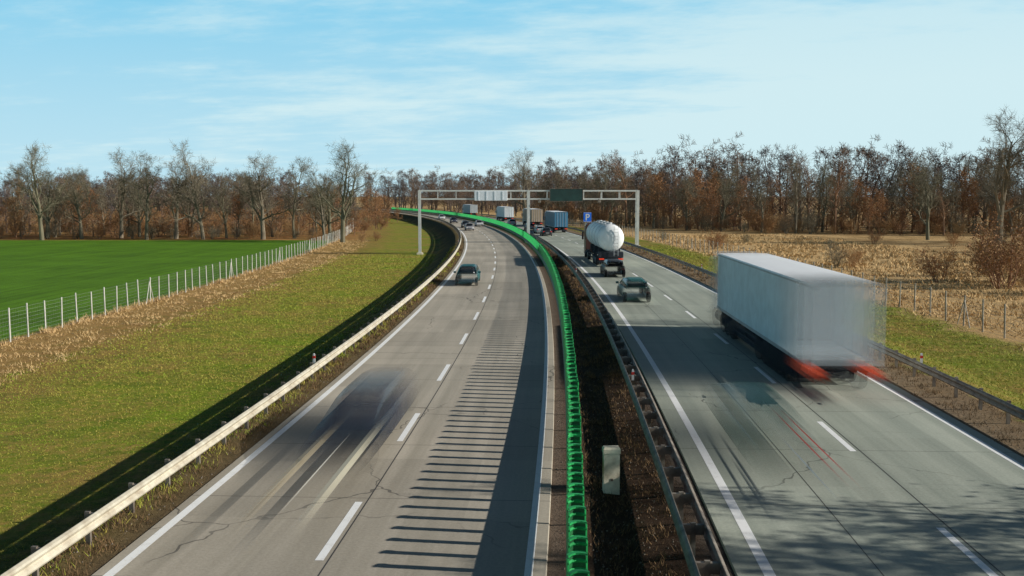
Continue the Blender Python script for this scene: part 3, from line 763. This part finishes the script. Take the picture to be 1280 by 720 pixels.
tufts('dry_grass',40000,27.5,62,28,200,.10,.42,.03,gd,4,.6,lean=.7)
tufts('shoulder_grass',16000,-7.3,-5.95,14,140,.04,.20,.014,gb,5,.12)
tufts('shoulder_grass',8000,-7.6,-6.2,14,140,.05,.22,.014,gg,6,.15)
tufts('median_weeds',14000,3.5,5.6,13,140,.03,.22,.014,gb,7,.12)
tufts('shoulder_grass',12000,15.6,18.6,14,140,.04,.2,.014,gb,8,.15)
mb=MB(); rr=random.Random(9)
for _ in range(2200):
    o=rr.choice([rr.uniform(2.8,5.5),rr.uniform(3.4,5.4),rr.uniform(15.5,17.5),rr.uniform(-7,-5.85)]); s=15*(90/15)**rr.random(); x,y,_z=P(o,s); q=rr.uniform(.010,.032); z=tz(o)
    mb.add([(x-q,y,z),(x,y-q,z),(x+q,y,z),(x,y+q,z),(x+q*.2,y,z+q*1.1)],[(0,1,4),(1,2,4),(2,3,4),(3,0,4)])
mb.build('gravel',[mat('pebbles',(.24,.19,.14),.9,c2=(.10,.08,.06),scale=8)])

# ------------------------------------------------------------------ light, sky, camera
EL=math.radians(25); AZ=math.radians(-8)
d=Vector((math.cos(EL)*math.cos(AZ),math.cos(EL)*math.sin(AZ),math.sin(EL)))
sl=bpy.data.lights.new('sun','SUN'); sl.energy=5.0; sl.angle=math.radians(.5); sl.color=(1,.97,.90)
so=link(bpy.data.objects.new('sun',sl)); so.rotation_euler=d.to_track_quat('Z','Y').to_euler(); so.location=(60,0,60)
w=bpy.data.worlds.new('World'); scene.world=w; w.use_nodes=True; nt=w.node_tree
bg=nt.nodes['Background']
sk=N(nt,'ShaderNodeTexSky',sky_type='NISHITA'); sk.sun_disc=False; sk.sun_elevation=EL; sk.sun_rotation=math.radians(98); sk.air_density=.45; sk.dust_density=.15; sk.ozone_density=2.0
tcg=N(nt,'ShaderNodeTexCoord').outputs['Generated']
sp=N(nt,'ShaderNodeSeparateXYZ'); nt.links.new(tcg,sp.inputs[0])
zz=math_(nt,'ADD',sp.outputs[2],.10)
cx=math_(nt,'DIVIDE',sp.outputs[0],zz); cy=math_(nt,'DIVIDE',sp.outputs[1],zz)
cb=N(nt,'ShaderNodeCombineXYZ'); nt.links.new(math_(nt,'ADD',math_(nt,'MULTIPLY',cx,.65),math_(nt,'MULTIPLY',cy,.22)),cb.inputs[0]); nt.links.new(math_(nt,'MULTIPLY',cy,.9),cb.inputs[1])
c1=noise(nt,cb.outputs[0],.6,7,.6); c2=noise(nt,cb.outputs[0],2.8,7,.65)
cs=math_(nt,'ADD',math_(nt,'MULTIPLY',c1,.68),math_(nt,'MULTIPLY',c2,.32))
cs=math_(nt,'ADD',cs,math_(nt,'MULTIPLY',sp.outputs[0],.24))
cl=maprange(nt,cs,.39,.58,0.0,1.0,True)
hz=maprange(nt,sp.outputs[2],.02,.20,1.0,0.0)
cl=math_(nt,'ADD',math_(nt,'MULTIPLY',cl,.78),math_(nt,'MULTIPLY',hz,.42),clamp=True)
low=maprange(nt,sp.outputs[2],.21,.36,1.0,.0,True)
blue_=mix(nt,maprange(nt,sp.outputs[2],.0,.22),(9.0,14.8,17.6),(3.9,12.2,17.4))
lowsky=mix(nt,cl,blue_,(13.0,17.2,18.2))
sky=mix(nt,math_(nt,'MULTIPLY',low,.97),sk.outputs[0],lowsky)
nt.links.new(sky,bg.inputs[0]); bg.inputs[1].default_value=.05
cam=bpy.data.cameras.new('camera'); co=link(bpy.data.objects.new('camera',cam)); cam.lens=35; cam.sensor_width=36; cam.clip_end=20000; cam.clip_start=.1
co.location=(0,0,7); co.rotation_euler=(math.radians(90-5.28),0,0); scene.camera=co
scene.view_settings.view_transform='Standard'; scene.view_settings.look='None'; scene.view_settings.exposure=0
